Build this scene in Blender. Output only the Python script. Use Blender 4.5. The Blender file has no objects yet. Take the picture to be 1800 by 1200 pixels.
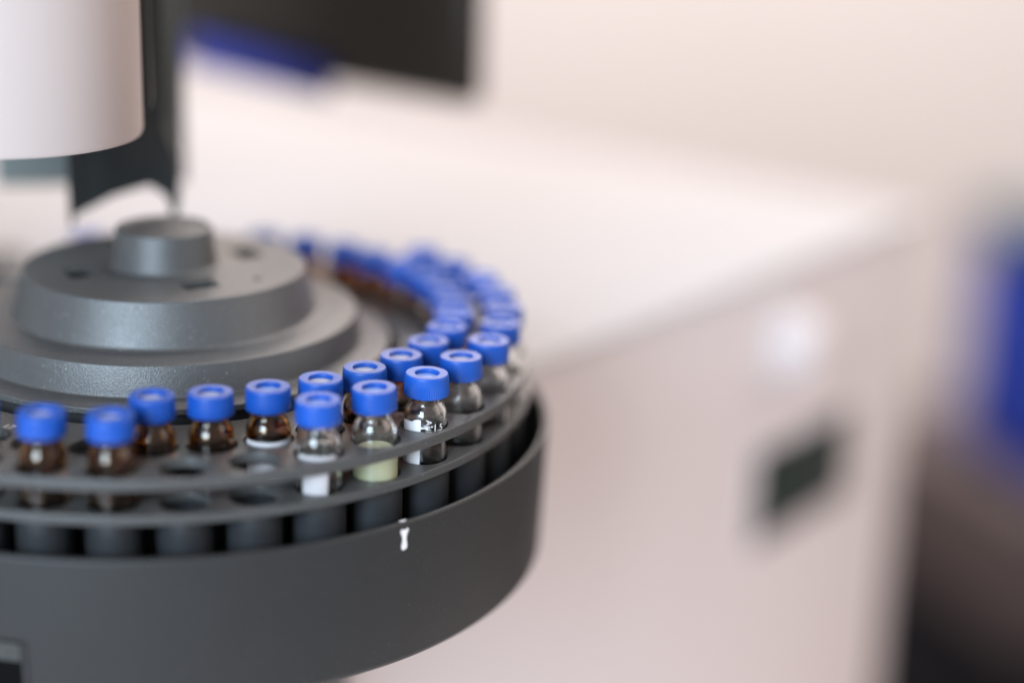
import bpy, bmesh, math, random
import numpy as np
from mathutils import Vector, Matrix
random.seed(7)
sc = bpy.context.scene
C = sc.collection
MM = 0.001
PI = math.pi

# ------------------------------------------------------------------ camera
cam_d = bpy.data.cameras.new('camera')
cam = bpy.data.objects.new('camera', cam_d); C.objects.link(cam)
CAM = Vector((0.0, -528.16, 151.71)) * MM
YAW, PITCH, ROLL = 0.193969, 0.302165, 0.031233
fw = Vector((math.sin(YAW)*math.cos(PITCH), math.cos(YAW)*math.cos(PITCH), -math.sin(PITCH)))
rt = fw.cross(Vector((0, 0, 1))).normalized(); up = rt.cross(fw)
r2 = math.cos(ROLL)*rt + math.sin(ROLL)*up
u2 = -math.sin(ROLL)*rt + math.cos(ROLL)*up
cam.matrix_world = Matrix(((r2.x, u2.x, -fw.x, CAM.x), (r2.y, u2.y, -fw.y, CAM.y),
                           (r2.z, u2.z, -fw.z, CAM.z), (0, 0, 0, 1)))
cam_d.sensor_width = 36.0
cam_d.lens = 3235.4/1800*36
cam_d.clip_start = 0.02; cam_d.clip_end = 50
cam_d.dof.use_dof = True
cam_d.dof.focus_distance = 0.484
cam_d.dof.aperture_fstop = 1.85
sc.camera = cam

# ------------------------------------------------------------------ world, lamps, exposure
w = bpy.data.worlds.new('World'); sc.world = w; w.use_nodes = True
w.node_tree.nodes['Background'].inputs[0].default_value = (1.0, 0.93, 0.91, 1)
w.node_tree.nodes['Background'].inputs[1].default_value = 0.54
def area(name, loc, target, sx, sy, power, col):
    l = bpy.data.lights.new(name, 'AREA'); l.shape = 'RECTANGLE'; l.size = sx; l.size_y = sy
    l.energy = power; l.color = col
    o = bpy.data.objects.new(name, l); C.objects.link(o); o.location = loc
    o.rotation_euler = (Vector(target)-Vector(loc)).to_track_quat('-Z', 'Y').to_euler()
    return o
area('window_light', (0.9, 2.75, 1.28), (0.1, 0.1, -0.05), 2.6, 1.55, 47, (1.0, 0.87, 0.79))
area('side_window_light', (-0.85, -1.45, 0.55), (0, 0, 0), 0.8, 0.9, 58, (0.65, 0.83, 1.0))
area('right_fill_light', (1.7, -0.45, 0.75), (0.1, 0.1, -0.05), 1.2, 1.0, 9.5, (1.0, 0.84, 0.74))  # added warm fill, no known window: brightens the cover's right side and instrument face
area('wall_fill_light', (0.9, 1.2, 2.2), (0.9, 3.0, -0.3), 2.4, 1.0, 115, (1.0, 0.93, 0.9))  # unseen lamp added to brighten the far wall
sc.view_settings.view_transform = 'Standard'
sc.view_settings.look = 'None'
sc.view_settings.exposure = 0.0
sc.view_settings.gamma = 1.0
sc.render.engine = 'CYCLES'
sc.cycles.use_denoising = True
sc.cycles.max_bounces = 14; sc.cycles.transmission_bounces = 14; sc.cycles.glossy_bounces = 6
sc.cycles.transparent_max_bounces = 12
sc.cycles.sample_clamp_indirect = 6.0

# ------------------------------------------------------------------ materials
def mat(name, col, rough=0.5, spec=0.5, trans=0.0, ior=1.5, metal=0.0, sss=0.0,
        bump=0.0, bscale=3000, var=0.0, vscale=60, dust=0.0, coat=0.0, rvar=0.0, sheen=0.0):
    m = bpy.data.materials.new(name); m.use_nodes = True
    nt = m.node_tree; b = nt.nodes['Principled BSDF']; L = nt.links
    b.inputs['Base Color'].default_value = (*col, 1)
    b.inputs['Roughness'].default_value = rough
    b.inputs['Specular IOR Level'].default_value = spec
    b.inputs['Transmission Weight'].default_value = trans
    b.inputs['IOR'].default_value = ior
    b.inputs['Metallic'].default_value = metal
    b.inputs['Coat Weight'].default_value = coat
    b.inputs['Coat Roughness'].default_value = 0.12
    if sss:
        b.inputs['Subsurface Weight'].default_value = sss
        b.inputs['Subsurface Radius'].default_value = (0.0006, 0.0009, 0.0018)
        b.inputs['Subsurface Scale'].default_value = 1.0
    tc = nt.nodes.new('ShaderNodeTexCoord')
    if var or dust:
        base = None
        n = nt.nodes.new('ShaderNodeTexNoise'); n.inputs['Scale'].default_value = vscale
        n.inputs['Detail'].default_value = 6; L.new(tc.outputs['Object'], n.inputs['Vector'])
        mx = nt.nodes.new('ShaderNodeMix'); mx.data_type = 'RGBA'
        mx.inputs['A'].default_value = (*[c*(1-var) for c in col], 1)
        mx.inputs['B'].default_value = (*[min(1, c*(1+var)) for c in col], 1)
        L.new(n.outputs['Fac'], mx.inputs['Factor']); base = mx.outputs['Result']
        if dust:
            v = nt.nodes.new('ShaderNodeTexNoise'); v.inputs['Scale'].default_value = 1400
            v.inputs['Detail'].default_value = 2; L.new(tc.outputs['Object'], v.inputs['Vector'])
            cr = nt.nodes.new('ShaderNodeMapRange'); cr.inputs['From Min'].default_value = 0.66
            cr.inputs['From Max'].default_value = 0.74; L.new(v.outputs['Fac'], cr.inputs['Value'])
            pn = nt.nodes.new('ShaderNodeTexNoise'); pn.inputs['Scale'].default_value = 90
            L.new(tc.outputs['Object'], pn.inputs['Vector'])
            ml = nt.nodes.new('ShaderNodeMath'); ml.operation = 'MULTIPLY'
            L.new(cr.outputs['Result'], ml.inputs[0]); L.new(pn.outputs['Fac'], ml.inputs[1])
            m2 = nt.nodes.new('ShaderNodeMath'); m2.operation = 'MULTIPLY'; m2.inputs[1].default_value = dust
            L.new(ml.outputs[0], m2.inputs[0])
            md = nt.nodes.new('ShaderNodeMix'); md.data_type = 'RGBA'
            L.new(m2.outputs[0], md.inputs['Factor']); L.new(base, md.inputs['A'])
            md.inputs['B'].default_value = (0.55, 0.5, 0.46, 1); base = md.outputs['Result']
        L.new(base, b.inputs['Base Color'])
    if rvar:
        n2 = nt.nodes.new('ShaderNodeTexNoise'); n2.inputs['Scale'].default_value = vscale*2.3
        n2.inputs['Detail'].default_value = 5; L.new(tc.outputs['Object'], n2.inputs['Vector'])
        mr = nt.nodes.new('ShaderNodeMapRange'); mr.inputs['To Min'].default_value = rough-rvar
        mr.inputs['To Max'].default_value = rough+rvar
        L.new(n2.outputs['Fac'], mr.inputs['Value']); L.new(mr.outputs['Result'], b.inputs['Roughness'])
    if bump:
        n3 = nt.nodes.new('ShaderNodeTexNoise'); n3.inputs['Scale'].default_value = bscale
        n3.inputs['Detail'].default_value = 2; L.new(tc.outputs['Object'], n3.inputs['Vector'])
        bp = nt.nodes.new('ShaderNodeBump'); bp.inputs['Strength'].default_value = bump
        bp.inputs['Distance'].default_value = 0.0002
        L.new(n3.outputs['Fac'], bp.inputs['Height']); L.new(bp.outputs['Normal'], b.inputs['Normal'])
    return m

def vary(m, amt):
    nt = m.node_tree; b = nt.nodes['Principled BSDF']; L = nt.links
    src = b.inputs['Base Color'].links[0].from_socket
    oi = nt.nodes.new('ShaderNodeObjectInfo'); mr = nt.nodes.new('ShaderNodeMapRange')
    mr.inputs['To Min'].default_value = 1-amt; mr.inputs['To Max'].default_value = 1+amt
    L.new(oi.outputs['Random'], mr.inputs['Value'])
    hs_ = nt.nodes.new('ShaderNodeHueSaturation'); L.new(mr.outputs['Result'], hs_.inputs['Value'])
    L.new(src, hs_.inputs['Color']); L.new(hs_.outputs['Color'], b.inputs['Base Color'])
M = {}
M['grey'] = mat('grey_textured_plastic', (0.062, 0.062, 0.062), 0.38, 0.65, bump=0.7, bscale=2400, var=0.1, dust=0.55, rvar=0.05)
M['plate'] = mat('grey_plate_plastic', (0.062, 0.062, 0.061), 0.36, 0.5, bump=0.15, bscale=2200, var=0.1, dust=0.5, rvar=0.06)
M['housing'] = mat('dark_housing_plastic', (0.022, 0.022, 0.022), 0.48, 0.35, bump=0.22, bscale=2400, var=0.08, dust=0.12, rvar=0.04)
M['sleeve'] = mat('black_sleeve_plastic', (0.022, 0.023, 0.025), 0.42, 0.5, var=0.1)
M['black'] = mat('black_plastic', (0.018, 0.018, 0.018), 0.6, 0.3)
M['cap'] = mat('blue_cap_plastic', (0.008, 0.072, 0.355), 0.4, 0.42, sss=0.12, var=0.05, vscale=200, rvar=0.05)
M['cap_gloss'] = mat('blue_cap_glossy_plastic', (0.007, 0.066, 0.345), 0.38, 0.42, sss=0.1, var=0.05, vscale=200)
vary(M['cap'], .12); vary(M['cap_gloss'], .14)
M['septum'] = mat('white_septum_rubber', (0.36, 0.38, 0.47), 0.3, 0.5, sss=0.1)
M['septum_blue'] = mat('blue_septum_rubber', (0.16, 0.27, 0.58), 0.22, 0.5)
M['clear'] = mat('clear_glass', (0.985, 0.99, 0.985), 0.0, 0.5, trans=1.0, ior=1.5)
M['amber'] = mat('amber_glass', (0.44, 0.21, 0.045), 0.0, 0.5, trans=1.0, ior=1.5)
M['frosted'] = mat('hazy_glass', (0.97, 0.97, 0.97), 0.16, 0.5, trans=1.0, ior=1.5, rvar=0.12, vscale=500)
M['print'] = mat('white_print', (0.78, 0.75, 0.76), 0.5, 0.4)
M['frost'] = mat('white_writing_patch', (0.47, 0.445, 0.45), 0.6, 0.3)
M['milky'] = mat('pale_yellow_green_liquid', (0.84, 0.84, 0.56), 0.25, 0.5, sss=0.2)
M['water'] = mat('clear_liquid', (0.97, 0.98, 0.97), 0.0, 0.5, trans=1.0, ior=1.33)
M['dark_liquid'] = mat('dark_brown_liquid', (0.03, 0.018, 0.01), 0.05, 0.5)
M['cover'] = mat('white_cover_plastic', (0.51, 0.425, 0.395), 0.5, 0.25, bump=0.12, bscale=1500)
M['tower_dark'] = mat('black_tower_plastic', (0.02, 0.022, 0.022), 0.4, 0.5)
M['tower_green'] = mat('grey_green_panel', (0.13, 0.145, 0.138), 0.45, 0.5, var=0.05)
M['inst'] = mat('white_instrument_paint', (0.49, 0.475, 0.48), 0.75, 0.04, var=0.02, vscale=8)
M['inst_face'] = mat('pale_instrument_panel', (0.64, 0.57, 0.56), 0.6, 0.2, var=0.02, vscale=8)
M['display'] = mat('dark_green_display', (0.012, 0.022, 0.019), 0.4, 0.3)
M['screen'] = mat('black_screen', (0.024, 0.018, 0.013), 0.35, 0.4)
M['lid_blue'] = mat('blue_lid', (0.03, 0.042, 0.27), 0.5, 0.4)
M['blue_far'] = mat('strong_blue_plastic', (0.001, 0.035, 0.4), 0.5, 0.4)
M['teal_far'] = mat('dark_teal_plastic', (0.05, 0.09, 0.11), 0.5, 0.4)
M['brown_far'] = mat('dark_brown_laminate', (0.1, 0.076, 0.075), 0.6, 0.3)
M['black_far'] = mat('black_laminate', (0.008, 0.009, 0.014), 0.7, 0.15)
M['wall'] = mat('off_white_wall_paint', (0.74, 0.67, 0.64), 0.8, 0.2, var=0.02, vscale=3)
M['beige'] = mat('beige_cabinet_laminate', (0.5, 0.42, 0.4), 0.6, 0.3)
M['beige2'] = mat('warm_white_casing', (0.6, 0.505, 0.48), 0.7, 0.1)
M['bench'] = mat('pale_bench_laminate', (0.72, 0.66, 0.65), 0.5, 0.4, var=0.03, vscale=20)
M['floor'] = mat('grey_floor_vinyl', (0.2, 0.18, 0.17), 0.5, 0.4, var=0.1, vscale=6)
M['silver'] = mat('silver_label_film', (0.05, 0.05, 0.047), 0.6, 0.25)
M['slot_dark'] = mat('slot_shade_black', (0.004, 0.004, 0.004), 0.9, 0.05)
M['ink'] = mat('black_ink', (0.015, 0.015, 0.015), 0.5, 0.3)

# ------------------------------------------------------------------ helpers
def mesh_from(name, verts, faces, smooth=True, angle=35, mm=True):
    me = bpy.data.meshes.new(name)
    s = MM if mm else 1.0
    me.from_pydata([(v[0]*s, v[1]*s, v[2]*s) for v in verts], [], faces)
    bm = bmesh.new(); bm.from_mesh(me)
    bmesh.ops.remove_doubles(bm, verts=bm.verts, dist=1e-7)
    bmesh.ops.recalc_face_normals(bm, faces=bm.faces)
    bm.to_mesh(me); bm.free()
    if smooth:
        me.shade_smooth(); me.set_sharp_from_angle(angle=math.radians(angle))
    return me
def link(name, me, m=None, parent=None, loc=(0, 0, 0)):
    o = bpy.data.objects.new(name, me); C.objects.link(o)
    if m is not None and me is not None and not me.materials: me.materials.append(m)
    if parent is not None: o.parent = parent
    o.location = [c*MM for c in loc]
    return o
def thing(name, label, cat, loc=(0, 0, 0), group=None):
    o = bpy.data.objects.new(name, None); C.objects.link(o); o.location = [c*MM for c in loc]
    o.empty_display_size = 0.01
    tag(o, label, cat, group); return o
def tag(o, label=None, cat=None, group=None, kind=None):
    if label: o['label'] = label
    if cat: o['category'] = cat
    if group: o['group'] = group
    if kind: o['kind'] = kind
    return o
def fillet(pts, seg=4):
    """pts: (r, z[, radius]) polyline -> rounded polyline"""
    out = []
    for i, p in enumerate(pts):
        rad = p[2] if len(p) > 2 else 0
        if rad <= 0 or i == 0 or i == len(pts)-1:
            out.append((p[0], p[1])); continue
        P = Vector(p[:2]); A = Vector(pts[i-1][:2]); B = Vector(pts[i+1][:2])
        a = (A-P); b = (B-P); la, lb = a.length, b.length; a.normalize(); b.normalize()
        d = min(rad, la*0.49, lb*0.49)
        s, e = P+a*d, P+b*d
        for k in range(seg+1):
            t = k/seg
            q = (1-t)**2*s + 2*t*(1-t)*P + t*t*e
            out.append((q.x, q.y))
    return out
def lathe(name, prof, n=64, a0=0.0, a1=2*PI, closed=False, rmod=None, angle=35):
    full = abs(a1-a0-2*PI) < 1e-6
    cnt = n if full else n+1
    vs, fs, m = [], [], len(prof)
    for i in range(cnt):
        a = a0+(a1-a0)*i/n
        for j, (r, z) in enumerate(prof):
            rr = r if rmod is None else rmod(r, z, a, j)
            vs.append((rr*math.cos(a), rr*math.sin(a), z))
    for i in range(n):
        k = (i+1) % cnt
        for j in range(m if closed else m-1):
            j2 = (j+1) % m
            q = [i*m+j, k*m+j, k*m+j2, i*m+j2]
            if prof[j][0] < 1e-6: q = [q[0], q[2], q[3]]
            elif prof[j2][0] < 1e-6: q = [q[0], q[1], q[2]]
            fs.append(q)
    return mesh_from(name, vs, fs, angle=angle)
def filled(name, loops, z0, z1, bev=0.0):
    """flat plate from closed loops (first the outline, the rest holes)"""
    cu = bpy.data.curves.new(name, 'CURVE'); cu.dimensions = '2D'; cu.fill_mode = 'BOTH'
    cu.extrude = (z1-z0)/2-bev; cu.bevel_depth = bev; cu.bevel_resolution = 2; cu.offset = -bev
    for lp in loops:
        s = cu.splines.new('POLY'); s.points.add(len(lp)-1); s.use_cyclic_u = True
        for p, (x, y) in zip(s.points, lp): p.co = (x, y, 0, 1)
    o = bpy.data.objects.new(name, cu); C.objects.link(o)
    dg = bpy.context.evaluated_depsgraph_get(); dg.update()
    me = bpy.data.meshes.new_from_object(o.evaluated_get(dg))
    bpy.data.objects.remove(o); bpy.data.curves.remove(cu)
    me.transform(Matrix.Translation((0, 0, (z0+z1)/2))); me.transform(Matrix.Scale(MM, 4))
    me.materials.clear()
    me.shade_smooth(); me.set_sharp_from_angle(angle=math.radians(30))
    me.name = name
    return me
def circle(r, n, cx=0, cy=0):
    return [(cx+r*math.cos(2*PI*i/n), cy+r*math.sin(2*PI*i/n)) for i in range(n)]
def box(name, size, bev=0.0, seg=3):
    bm = bmesh.new(); bmesh.ops.create_cube(bm, size=1)
    for v in bm.verts: v.co = Vector((v.co.x*size[0], v.co.y*size[1], v.co.z*size[2]))*MM
    if bev: bmesh.ops.bevel(bm, geom=bm.edges[:], offset=bev*MM, segments=seg, affect='EDGES', profile=0.5)
    me = bpy.data.meshes.new(name); bm.to_mesh(me); bm.free()
    me.shade_smooth(); me.set_sharp_from_angle(angle=math.radians(40))
    return me
def prism(name, poly, axis_from, axis_to, bev=0.0):
    """poly in (x, z), extruded along y"""
    n = len(poly)
    vs = [(x, axis_from, z) for x, z in poly]+[(x, axis_to, z) for x, z in poly]
    fs = [list(range(n))[::-1], list(range(n, 2*n))]+[[i, (i+1) % n, n+(i+1) % n, n+i] for i in range(n)]
    me = mesh_from(name, vs, fs)
    if bev:
        bm = bmesh.new(); bm.from_mesh(me)
        bmesh.ops.bevel(bm, geom=bm.edges[:], offset=bev*MM, segments=2, affect='EDGES', profile=0.5)
        bm.to_mesh(me); bm.free(); me.shade_smooth(); me.set_sharp_from_angle(angle=math.radians(40))
    return me
def text_mesh(body, size):
    cu = bpy.data.curves.new('t', 'FONT'); cu.body = body; cu.size = size
    cu.align_x = 'CENTER'; cu.align_y = 'CENTER'; cu.resolution_u = 3
    o = bpy.data.objects.new('t', cu); C.objects.link(o)
    dg = bpy.context.evaluated_depsgraph_get(); dg.update()
    me = bpy.data.meshes.new_from_object(o.evaluated_get(dg))
    bpy.data.objects.remove(o); bpy.data.curves.remove(cu)
    vs = [tuple(v.co) for v in me.vertices]; fs = [list(p.vertices) for p in me.polygons]
    bpy.data.meshes.remove(me)
    return vs, fs
def flat_to_cyl(vs, rfun, a_c, z_c):
    """(u, v) millimetres -> cylinder surface, u to the viewer's right when seen from outside"""
    out = []
    for v in vs:
        z = z_c+v[1]; r = rfun(z); a = a_c+v[0]/r
        out.append((r*math.cos(a), r*math.sin(a), z))
    return out
def grid_patch(inside_poly_rows):
    """rows: list of (z, u0, u1) -> strip grid verts, faces in (u, v)"""
    vs, fs, K = [], [], 10
    for z, u0, u1 in inside_poly_rows:
        for k in range(K+1): vs.append((u0+(u1-u0)*k/K, z))
    for i in range(len(inside_poly_rows)-1):
        for k in range(K):
            a = i*(K+1)+k; fs.append([a, a+1, a+K+2, a+K+1])
    return vs, fs

# ------------------------------------------------------------------ setting: floor, wall, bench
TD = Vector((0.7388, 0.6739, 0)); ND = Vector((-0.6739, 0.7388, 0))     # the instruments' long side and depth
ROTZ = math.atan2(TD.y, TD.x)
P0 = Vector((127.2, 86.2, 0))
def AT(t, n, z): return P0+TD*t+ND*n+Vector((0, 0, z))
BENCH_Z = -370.0
o = link('floor', mesh_from('floor', [(-4000, -3000, -1250), (6000, -3000, -1250), (6000, 5000, -1250), (-4000, 5000, -1250)], [[0, 1, 2, 3]]), M['floor']); tag(o, kind='structure')
o = link('wall', mesh_from('wall', [(-4000, 3600, -1250), (6000, 2600, -1250), (6000, 2600, 2600), (-4000, 3600, 2600)], [[0, 1, 2, 3]]), M['wall']); tag(o, kind='structure')
bn = box('bench', (1500, 1300, 40), 4)
o = link('bench', bn, M['bench'], loc=AT(-420, 100, BENCH_Z-20)); o.rotation_euler.z = ROTZ; tag(o, kind='structure')

# ------------------------------------------------------------------ carousel housing (the fixed tub)
def hr(z): return 112.0+(z+72)/39.0*1.5            # outer radius of the tub at height z
hs = thing('carousel_housing', 'round dark grey tub under the vial carousel with a small white index mark', 'sampler base', (0, 0, BENCH_Z))
HZ = -BENCH_Z
def hpart(name, me, m, parent=None):
    return link(name, me, m, parent or hs, (0, 0, HZ) if parent is None else (0, 0, 0))
prof = fillet([(0, -73.2), (110.6, -73.2), (112.0, -72.0, 0.9), (113.5, -33.2, 0.9), (112.6, -32.6, 0.5), (111.5, -32.9, 0.8), (109.4, -66, 2), (0, -66)], 4)
shell = hpart('shell', lathe('shell', prof, 256, angle=40), M['housing'])
ped = hpart('pedestal', lathe('pedestal', fillet([(0, -73.3), (45, -73.3), (45, BENCH_Z+6), (52, BENCH_Z, 2), (0, BENCH_Z)], 3), 64), M['housing'])
# the white index mark: dot on the rim and forked stroke below it
idx_a = math.radians(-59.1)
K = 28
vs, fs = [(0, 0, 0)], []
outline = [(-1.15, 2.75), (-.75, 2.95), (-.4, 2.72), (0, 2.6), (.45, 2.75), (.95, 2.95), (1.28, 2.6), (1.2, 2.05), (.85, 1.45), (.68, .7), (.62, 0), (.74, -.9), (.98, -1.8), (.92, -2.5), (.5, -2.95), (-.1, -3.05), (-.62, -2.85), (-.92, -2.3), (-.9, -1.6), (-.7, -.8), (-.62, 0), (-.75, .8), (-1.0, 1.4), (-1.3, 2.0), (-1.35, 2.45)]
vs = [(0, 0)]+outline
fs = [[0, i, i % len(outline)+1] for i in range(1, len(outline)+1)]
me = mesh_from('index_mark', flat_to_cyl(vs, lambda z: hr(z)+.06, idx_a, -37.3), fs)
hpart('index_mark', me, M['print'])
dv = [(0, 0)]+[(1.15*math.cos(t*PI/8), .75*math.sin(t*PI/8)) for t in range(16)]
def rimp(v):
    r = 117.3+v[1]; return r
dverts = [((112.5+v[1]*0.7)*math.cos(idx_a+v[0]/112.5), (112.5+v[1]*0.7)*math.sin(idx_a+v[0]/112.5), -32.48-abs(v[1])*0.12) for v in dv]
hpart('index_dot', mesh_from('index_dot', dverts, [[0, i, i % 16+1] for i in range(1, 17)]), M['print'])
# slot at the front: recess shade painted as a flat black patch, silver label over it
a_r = math.radians(-109.2); a_l = math.radians(-132)
def cyl_patch(name, a0, a1, z0, z1, off, m, thick=0.0, parent=None):
    N = 24; vs, fs = [], []
    for i in range(N+1):
        a = a0+(a1-a0)*i/N
        for z in (z0, z1):
            for rr in ((hr(z)+off), (hr(z)+off-thick)):
                vs.append((rr*math.cos(a), rr*math.sin(a), z))
    for i in range(N):
        b = i*4; c = b+4
        fs += [[b, c, c+2, b+2]]
        if thick: fs += [[b+2, c+2, c+3, b+3], [b, b+1, c+1, c]]
    if thick:
        fs += [[0, 2, 3, 1], [N*4, N*4+1, N*4+3, N*4+2]]
    me = mesh_from(name, vs, fs)
    return hpart(name, me, m, parent)
slot = cyl_patch('slot_shade_patch', a_l, a_r, -72.0, -55.6, 0.08, M['slot_dark'])
cyl_patch('slot_label', a_l, a_r-0.004, -61.2, -56.2, 0.3, M['silver'], 0.2)
cyl_patch('slot_frame', a_r, a_r+0.011, -72.0, -55.9, 0.5, M['housing'], 0.5)
tv, tf = text_mesh('v', 2.6)
hpart('slot_writing', mesh_from('slot_writing', flat_to_cyl(tv, lambda z: hr(z)+.36, math.radians(-110.75), -58.9), tf), M['ink'])

# ------------------------------------------------------------------ the carousel
cr_ = thing('vial_carousel', 'grey two-tier ring carousel with stepped hub, holding blue-capped vials', 'vial carousel', (0, 0, -66))
CZ = 66
def cpart(name, me, m, parent=None): return link(name, me, m, parent or cr_, (0, 0, CZ) if parent is None else (0, 0, 0))
RO, RI = 99.27, 84.84
PO, PI_, STEP = -1.7137, -1.6216, 2*PI/36
ZT, ZL = -14.6, -23.8
outer_a = [PO+k*STEP for k in range(-9, 27)]
inner_a = [PI_+k*STEP for k in range(-9, 27)]
def holes(r): return [circle(r, 40, RO*math.cos(a), RO*math.sin(a)) for a in outer_a]+[circle(r, 40, RI*math.cos(a), RI*math.sin(a)) for a in inner_a]
up_me = filled('upper_plate', [circle(107.2, 256), circle(68.6, 128)]+holes(6.45), ZT-2.9, ZT, 0.22)
cpart('upper_plate', up_me, M['plate'])
lo_me = filled('lower_plate', [circle(107.6, 256), circle(60, 96)]+holes(6.35), ZL-2.4, ZL, 0.22)
cpart('lower_plate', lo_me, M['plate'])
cpart('core', lathe('core', [(0, -62), (64, -62), (64, -12), (0, -12)], 96), M['black'])
cpart('skirt', lathe('skirt', [(74, -62), (74, -26.3), (73.2, -26.3), (73.2, -62)], 96, closed=True), M['black'])
sl_me = lathe('sleeve', fillet([(0, -46), (6.3, -46, .8), (6.9, -44), (6.9, -26.25), (6.05, -26.25), (6.05, -33.4), (0, -33.4)], 2), 32)
for R_, angs in ((RO, outer_a), (RI, inner_a)):
    for a in angs:
        s = cpart('sleeve', sl_me, M['sleeve']); s.location = (R_*math.cos(a)*MM, R_*math.sin(a)*MM, CZ*MM)
        s.rotation_euler.z = random.uniform(0, 6)
# hub
hub = cpart('hub', lathe('hub', fillet([(39.7, 10.75), (40.6, 10.6, .8), (44.0, -2.3, 1.3), (55.0, -2.5), (55.6, -2.75, .5), (57.2, -11.2, .7), (65.2, -11.25), (65.6, -11.5, .3), (65.6, -13.1, .2), (64, -13.2), (64, -13.6)], 5), 192, angle=40), M['grey'])
def rect(cx, cy, w, h, a):
    ca, sa = math.cos(a), math.sin(a)
    return [(cx+x*ca-y*sa, cy+x*sa+y*ca) for x, y in ((-w/2, -h/2), (w/2, -h/2), (w/2, h/2), (-w/2, h/2))]
slots = []
for k in range(4):
    a = math.radians(-69+91.2*k-91.2)
    slots.append(rect(25.8*math.cos(a), 25.8*math.sin(a), 7.4, 10.2, a))
a = math.radians(-36.5); slots.append(circle(1.4, 16, 31.8*math.cos(a), 31.8*math.sin(a)))
top = cpart('hub_top', filled('hub_top', [circle(39.72, 160)]+slots, 8.9, 10.75, 0.0), M['grey'], hub)
cpart('slot_floor', lathe('slot_floor', [(0, 4.6), (39, 4.6), (39, 4.2), (0, 4.2)], 48), M['black'], hub)
for k in range(4):                                   # the catches seen in the openings
    a = math.radians(-69+91.2*k-91.2)
    b = cpart('catch', box('catch', (1.2, 6.0, 3.6), .2), M['grey'], hub); b.location = (28.2*math.cos(a)*MM, 28.2*math.sin(a)*MM, 7.2*MM); b.rotation_euler.z = a
cpart('knob', lathe('knob', fillet([(16.0, 10.6), (15.6, 10.9, .3), (15.0, 11.6, .5), (14.0, 21.8, 1.0), (12.6, 22.0, .6), (11.8, 21.4, .6), (0, 21.2)], 5), 96), M['grey'], hub)
# printed numbers beside the holes
def plate_text(body, size, r, a):
    tv, tf = text_mesh(body, size)
    vs = []
    for x, y, _ in tv:
        rr = r+y; aa = a+x/r
        vs.append((rr*math.cos(aa), rr*math.sin(aa), ZT+.03))
    me = mesh_from('position_number', vs, tf); cpart('position_number', me, M['print'])
# text reads from the outside: outward is the top of the picture's bottom, so flip
def plate_text_out(body, size, r, a):
    tv, tf = text_mesh(body, size)
    vs = []
    for x, y, _ in tv:
        rr = r-y; aa = a+x/r
        vs.append((rr*math.cos(aa), rr*math.sin(aa), ZT+.03))
    me = mesh_from('position_number', vs, tf); cpart('position_number', me, M['print'])
plate_text_out('10', 3.6, 89.6, math.radians(-48.0))
plate_text_out('17', 3.4, 77.2, math.radians(-121.9))

# ------------------------------------------------------------------ vials
# local vial coordinates: base at z = 0, cap top at z = 33
ZB = 33.0
def VZ(z): return z+ZB
def body_r(z): return 5.85
outp = fillet([(0, VZ(-32.7)), (4.6, VZ(-33)), (5.85, VZ(-32.6), .9), (5.85, VZ(-12.2)), (5.8, VZ(-11.2)), (5.6, VZ(-10.2)), (5.25, VZ(-9.3)), (4.75, VZ(-8.5)), (4.4, VZ(-7.9), .4), (4.27, VZ(-7.1), .3), (4.25, VZ(-6.2)), (4.2, VZ(-2.3))], 6)
inp = fillet([(3.1, VZ(-2.3)), (3.1, VZ(-7.9), .6), (3.6, VZ(-8.9), .5), (4.3, VZ(-10)), (4.7, VZ(-11.1)), (4.85, VZ(-12.6)), (4.85, VZ(-31.0), 1.0), (0, VZ(-31.4))], 6)
glass_me = {}
for g in ('clear', 'amber', 'frosted'):
    glass_me[g] = lathe('glass_body_'+g, outp+inp, 48, angle=50); glass_me[g].materials.append(M[g])
def cap_mesh(name, ribs):
    pr = fillet([(3.15, VZ(-1.5)), (3.15, VZ(-0.2), .15), (3.35, VZ(0), .15), (5.45, VZ(0)), (5.72, VZ(-0.35), .45), (5.86, VZ(-3.2)), (5.93, VZ(-5.65)), (5.8, VZ(-5.85), .15), (4.75, VZ(-5.85)), (4.75, VZ(-1.5))], 4)
    def rm(r, z, a, j):
        zz = z-ZB
        if ribs and r > 5.6 and -5.75 < zz < -0.7:
            return r+0.085*math.cos(a*60)*min(1, (-0.7-zz)/.6)
        return r
    n = 240 if ribs else 96
    if ribs:                                         # extra rings down the side so that the ribs are shaped
        pr2 = []
        for p, q in zip(pr, pr[1:]):
            pr2.append(p)
            if p[0] > 5.6 and q[0] > 5.6 and abs(p[1]-q[1]) > 1.5:
                pr2 += [(p[0]+(q[0]-p[0])*t, p[1]+(q[1]-p[1])*t) for t in (.15, .5, .85)]
        pr2.append(pr[-1]); pr = pr2
    return lathe(name, pr, n, closed=True, rmod=rm, angle=50)
cap_me = {'ribbed': cap_mesh('cap_ribbed', True), 'plain': cap_mesh('cap_plain', False)}
cap_me['ribbed'].materials.append(M['cap']); cap_me['plain'].materials.append(M['cap_gloss'])
sep_me = {}
for k, m in (('white', 'septum'), ('blue', 'septum_blue')):
    sep_me[k] = lathe('septum_'+k, fillet([(0, VZ(-1.15)), (2.2, VZ(-1.05)), (4.1, VZ(-1.25), .5), (4.1, VZ(-2.25)), (0, VZ(-2.25))], 3), 32)
    sep_me[k].materials.append(M[m])
def rad(z): return 5.9
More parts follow.
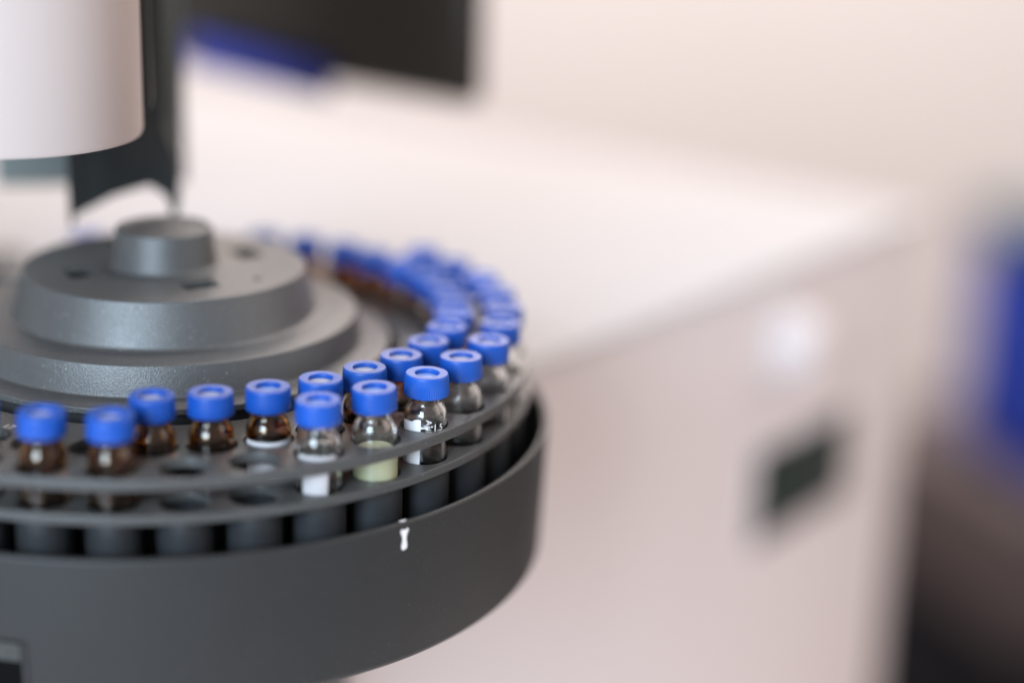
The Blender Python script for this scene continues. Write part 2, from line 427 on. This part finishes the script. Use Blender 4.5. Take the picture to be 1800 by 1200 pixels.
# label: a written-on patch with rounded top, graduations and numerals, faces -Y when the vial's turn is 0
def build_label(kind):
    vs, fs = [], []
    def add(v, f, ac=-PI/2, zc=0):
        base = len(vs)
        vs.extend(flat_to_cyl(v, rad, ac, zc)); fs.extend([[i+base for i in q] for q in f])
    if kind == 'band': add(*grid_patch([(VZ(-31), -7.6, 7.6), (VZ(-13.6), -7.6, 7.6), (VZ(-13.3), -7.3, 7.3)]))
    elif kind == 'tee': add(*grid_patch([(VZ(-31), -3.4, .2), (VZ(-24.9), -3.4, .2), (VZ(-24.8), -5.2, 1.2), (VZ(-17), -5.4, 1.6), (VZ(-14.2), -7, 4.2), (VZ(-13.2), -6.6, 3.4)]))
    else: add(*grid_patch([(VZ(-31), -9.2, -3.1), (VZ(-20), -9.2, -3.1), (VZ(-12.9), -9.2, -3.1), (VZ(-12.3), -9.0, -3.1), (VZ(-12.0), -8.6, -3.1)]))
    if kind == 'marked':
        add(*grid_patch([(VZ(-11.98), -5.6, -3.1), (VZ(-11.4), -4.7, -3.1), (VZ(-11.2), -4.0, -3.1)]))
        for z, l in ((-13.7, 1.9), (-18.2, 1.9), (-26.2, 1.9)):
            add([(-3.1, VZ(z)), (-3.1+l, VZ(z)), (-3.1+l, VZ(z)+.5), (-3.1, VZ(z)+.5)], [[0, 1, 2, 3]])
        add([(.82, VZ(-17)), (.92, VZ(-17)), (.92, VZ(-12.3)), (.82, VZ(-12.3))], [[0, 1, 2, 3]])
        tv, tf = text_mesh('Agilent', 2.3)
        add([(y, -x) for x, y, _ in tv], tf, -PI/2-1.05/5.9, VZ(-14.4))
        for body, z in (('1.5', -13.55), ('1.0', -17.2), ('0.5', -25.8)):
            tv, tf = text_mesh(body, 2.6); add([(x, y) for x, y, _ in tv], tf, -PI/2+1.75/5.9, VZ(z))
        add([(-.45, VZ(-13.2)), (.2, VZ(-13.2)), (.2, VZ(-12.9)), (-.45, VZ(-12.9))], [[0, 1, 2, 3]])
    return mesh_from('label_'+kind, vs, fs)
lab_me = {'marked': build_label('marked'), 'patch': build_label('patch'), 'band': build_label('band'), 'tee': build_label('tee')}
lab_me['marked'].materials.append(M['print']); [lab_me[q].materials.append(M['frost']) for q in ('patch', 'band', 'tee')]
liq_me = {}
def liquid(name, h, m):
    me = lathe('liquid_'+name, fillet([(0, VZ(-31.35)), (4.87, VZ(-30.95), 1.0), (4.87, VZ(-31)+h), (4.6, VZ(-31)+h-.25, .2), (0, VZ(-31)+h-.3)], 4), 40)
    me.materials.append(M[m]); liq_me[name] = me
liquid('milky', 14.8, 'milky'); liquid('water', 5.0, 'water'); liquid('dark', 15.0, 'dark_liquid'); liquid('low', 3.2, 'dark_liquid')

def vial(ring, k, glass, cap, label_txt, lab=None, lab_a=0.0, liq=None, sep='white', dx=0.0, dr=0.0, lift=0.0):
    R_, ph = (RO, PO) if ring == 'outer' else (RI, PI_)
    a = ph+k*STEP
    t = thing('vial', label_txt, 'vial', (R_*math.cos(a), R_*math.sin(a), -33.35+lift), 'blue-capped sample vials in the carousel')
    # leaning slightly in its hole
    tx = dx+random.uniform(-.22, .22); ty = dr+random.uniform(-.4, .4)
    t.rotation_euler = (-ty/33, tx/33, 0)
    g = link('glass_body', glass_me[glass], None, t)
    c = link('cap', cap_me[cap], None, t); c.rotation_euler.z = random.uniform(0, 6)
    s = link('septum', sep_me[sep], None, c)
    if lab:
        l = link('label', lab_me[lab], None, t); l.rotation_euler.z = lab_a
    if liq: link('liquid', liq_me[liq], None, t)
    return t
D = math.radians
vial('outer', -2, 'clear', 'plain', 'blue-capped clear vial with white label cut by the left picture edge', 'patch', D(60))
vial('outer', -1, 'amber', 'plain', 'blurred amber vial with blue cap, leftmost whole vial of the front row', None, 0, None, dx=.7)
vial('outer', 0, 'amber', 'plain', 'blurred amber vial with blue cap just left of the two empty outer holes', None, 0, None, dx=.3)
vial('outer', 3, 'clear', 'plain', 'clear vial with white label just right of the two empty outer holes', 'tee', D(4), 'low', 'blue')
vial('outer', 4, 'clear', 'plain', 'clear vial holding pale yellow-green liquid', None, 0, 'milky', 'blue', dx=-.55)
vial('outer', 5, 'clear', 'ribbed', 'sharp clear vial printed 1.5 with ribbed blue cap', 'marked', D(10), 'low', 'blue', dx=.35)
vial('outer', 6, 'frosted', 'plain', 'hazy clear vial with glossy blue cap directly behind the vial printed 1.5', None, 0, None, dx=-.2)
vial('outer', 7, 'frosted', 'plain', 'clear vial with blue cap, second behind the one printed 1.5 on the rim', 'marked', D(150), None, dx=.3)
ordn = ['third', 'fourth', 'fifth', 'sixth', 'seventh', 'eighth', 'ninth', 'tenth']
for i, k in enumerate((8, 9, 10, 11, 12, 13)):
    vial('outer', k, 'clear', 'plain', 'blurred blue-capped vial, %s behind the one printed 1.5 on the outer rim' % ordn[i], None, 0, None, dx=(-1.2 if k > 11 else 0))
vial('inner', 0, 'amber', 'plain', 'amber vial with blue cap, leftmost of the inner row, half behind a blurred vial', None, 0, None)
vial('inner', 1, 'amber', 'plain', 'amber vial with blue cap behind the left empty outer hole, without a label', None, 0, None, dx=-.3)
vial('inner', 2, 'amber', 'plain', 'amber vial with a white label band behind the right empty outer hole', 'band', D(0), None, 'blue')
vial('inner', 3, 'clear', 'plain', 'blue-capped vial hidden behind the clear vial beside the empty holes', 'patch', D(-60), None)
vial('inner', 4, 'amber', 'ribbed', 'amber vial with white label edge and ribbed cap behind the pale yellow-green vial', 'patch', D(62), None, 'white')
vial('inner', 5, 'amber', 'plain', 'amber vial with glossy blue cap just behind and left of the vial printed 1.5', None, 0, None, 'white')
ordi = ['first', 'second', 'third', 'fourth', 'fifth', 'sixth', 'seventh', 'eighth', 'ninth', 'tenth', 'eleventh']
for i, k in enumerate((6, 7, 8, 9, 10, 11, 12, 13, 14, 15, 16)):
    vial('inner', k, 'clear' if k in (9,) else 'amber', 'plain', 'amber vial with blue cap, %s in the inner row going back past the glossy cap' % ordi[i] if k != 9 else 'clear vial with blue cap among amber ones in the inner row, far side', None, 0, None, dx=(-1.0 if k in (12, 13) else .8 if k == 14 else 0))
vial('inner', 20, 'amber', 'plain', 'blurred blue-capped vial behind the hub, left of its knob')

# ------------------------------------------------------------------ injector tower above the carousel
tw = thing('injector_tower', 'white rounded injector tower with black back hanging over the carousel hub', 'tower', (-43.6, -12.1, 52))
TX, TY, TZ = -43.6, -12.1, 52
def tpart(name, me, m, loc=(0, 0, 0), parent=None): return link(name, me, m, parent or tw, loc)
# front cover: rounded, closed underneath
def rounded_col(name, rx, ry, z0, z1, e=2.3, n=96, bev=1.2, a0=0, a1=2*PI):
    prof = [(1-8/39, z0+1.0), (1-bev/39*1.2, z0+1.0), (1-bev/39*.9, z0+.1), (1-bev/39*.3, z0+.25), (1, z0+bev), (1, z1), (0, z1)]
    vs, fs, m = [], [], len(prof)
    for i in range(n):
        a = 2*PI*i/n
        ca, sa = math.cos(a), math.sin(a)
        rr = (abs(ca)**e+abs(sa)**e)**(-1/e)
        for s, z in prof: vs.append((rx*s*rr*ca, ry*s*rr*sa, z))
    for i in range(n):
        k = (i+1) % n
        for j in range(m-1): fs.append([i*m+j, k*m+j, k*m+j+1, i*m+j+1])
    fs.append([i*m for i in range(n)])
    return mesh_from(name, vs, fs, angle=40)
tpart('front_cover', rounded_col('front_cover', 38.6, 38.6, 0, 260, 2.15), M['cover'])
tpart('back_shell', box('back_shell', (78, 16, 250), 2.5), M['tower_dark'], (2.2, 18, 128))
# needle carriage with slanted lower edge, and the panel behind it
poly = [(-28.5, 15.5), (-15, 22.5), (-4, 25.8), (1.2, 22), (3.0, 13.5), (5.2, 20), (4.5, 34), (1, 44), (1, 240), (-28.5, 240)]
tpart('needle_carriage', prism('needle_carriage', poly, 36, 50, .8), M['tower_dark'], (-TX, -TY, -TZ))
tpart('guide_rod', lathe('guide_rod', [(0, 14.2), (.5, 15), (.75, 17), (.75, 240), (0, 240)], 16), M['black'], (-TX-27.4, -TY+30, -TZ))
tpart('back_panel', box('back_panel', (62, 5, 250), 1.5), M['tower_green'], (-23.3-TX, 90-TY, 14.5+125-TZ))
tpart('head_plate', box('head_plate', (150, 190, 14), 3), M['tower_dark'], (-25-TX, 60-TY, 314-TZ))
tpart('column', box('column', (60, 60, 770), 4), M['tower_dark'], (-155-TX, 150-TY, 307-385-TZ+20))
# dark bracket behind the hub at the far left
br = prism('rear_bracket', [(-160, -72), (-40, -72), (-43, -38), (-50, -23), (-70, -20), (-160, -20)], 122, 150, 1.0)
hpart('rear_bracket', br, M['housing'])

# ------------------------------------------------------------------ blurred things behind
TOPZ = -52.5
inst = thing('white_instrument', 'large white instrument with a small dark green display, blurred behind the carousel', 'instrument', AT(150, 200, BENCH_Z))
inst.rotation_euler.z = ROTZ
Hh = TOPZ-BENCH_Z
def ipart(name, me, m, t, n, z, parent=None):            # t along the face, n depth from the face
    return link(name, me, m, parent or inst, (t-150, n-200, z-BENCH_Z))
ipart('body', box('body', (366, 900, Hh-3.9), 3), M['inst_face'], 148, 452, BENCH_Z+(Hh-3.9)/2)
ipart('lower_body', box('lower_body', (426, 860, -84-BENCH_Z), 3), M['inst_face'], 118, 430.8, (BENCH_Z-84)/2)
ipart('top_cover', box('top_cover', (368, 904, 4), 1.8, 4), M['inst'], 148, 452, TOPZ-2)
dsp = ipart('display', box('display', (90, 5, 45), 1), M['display'], 219, 0.5, -159)
link('display_bezel', box('display_bezel', (100, 3.5, 56), 1.2), M['inst_face'], dsp, (0, 0.6, 0))
kb = ipart('knob', lathe('knob', fillet([(0, 20), (13, 20, 6), (17, 4), (19, 0), (0, 0)], 4), 48), M['inst_face'], 196, 1.5, -90)
kb.rotation_euler.x = PI/2
# dark screen hanging on an arm from above, behind the carousel
tB, nB = 52.2, 68.2
scr = thing('dark_screen', 'dark flat screen hung from above, blurred behind the carousel', 'screen', AT(tB+12, nB+98, TOPZ))
scr.rotation_euler.z = ROTZ
link('panel', box('panel', (12, 180, 50), 4), M['screen'], scr, (0, 0, 76+25))
link('hanging_arm', box('hanging_arm', (10, 26, 330), 2), M['screen'], scr, (8, 10, 76+30+165))
lb = thing('blue_pouch', 'soft dark blue pouch hanging on the front of the dark screen', 'pouch', AT(tB+3.5, nB+120, TOPZ+74))
lb.rotation_euler.z = ROTZ
link('pocket', box('pocket', (5, 82, 15), 2.3, 4), M['lid_blue'], lb, (0, 0, 6)).rotation_euler.x = 0.06
link('flap', box('flap', (3, 66, 8), 1.4, 3), M['lid_blue'], lb, (-3.2, 4, 9.5)).rotation_euler.x = 0.06
# right-hand side, far behind
cab = thing('dark_cabinet', 'dark brown cabinet with black plinth at the lower right', 'cabinet', (1300, 1500, -1250))
cab.rotation_euler.z = 0.15
link('carcass', box('carcass', (760, 420, 170), 6), M['brown_far'], cab, (0, 0, 525))
link('plinth', box('plinth', (700, 400, 440), 4), M['black_far'], cab, (0, -10, 220))
bb = thing('blue_bin', 'bright blue plastic bin with dark teal lid at the right edge', 'bin', (1222, 1440, -634))
bb.rotation_euler.z = 0.15
link('tub', box('tub', (470, 240, 265), 20, 4), M['blue_far'], bb, (0, 0, 133))
link('lid', box('lid', (480, 250, 36), 10), M['teal_far'], bb, (0, 0, 282))
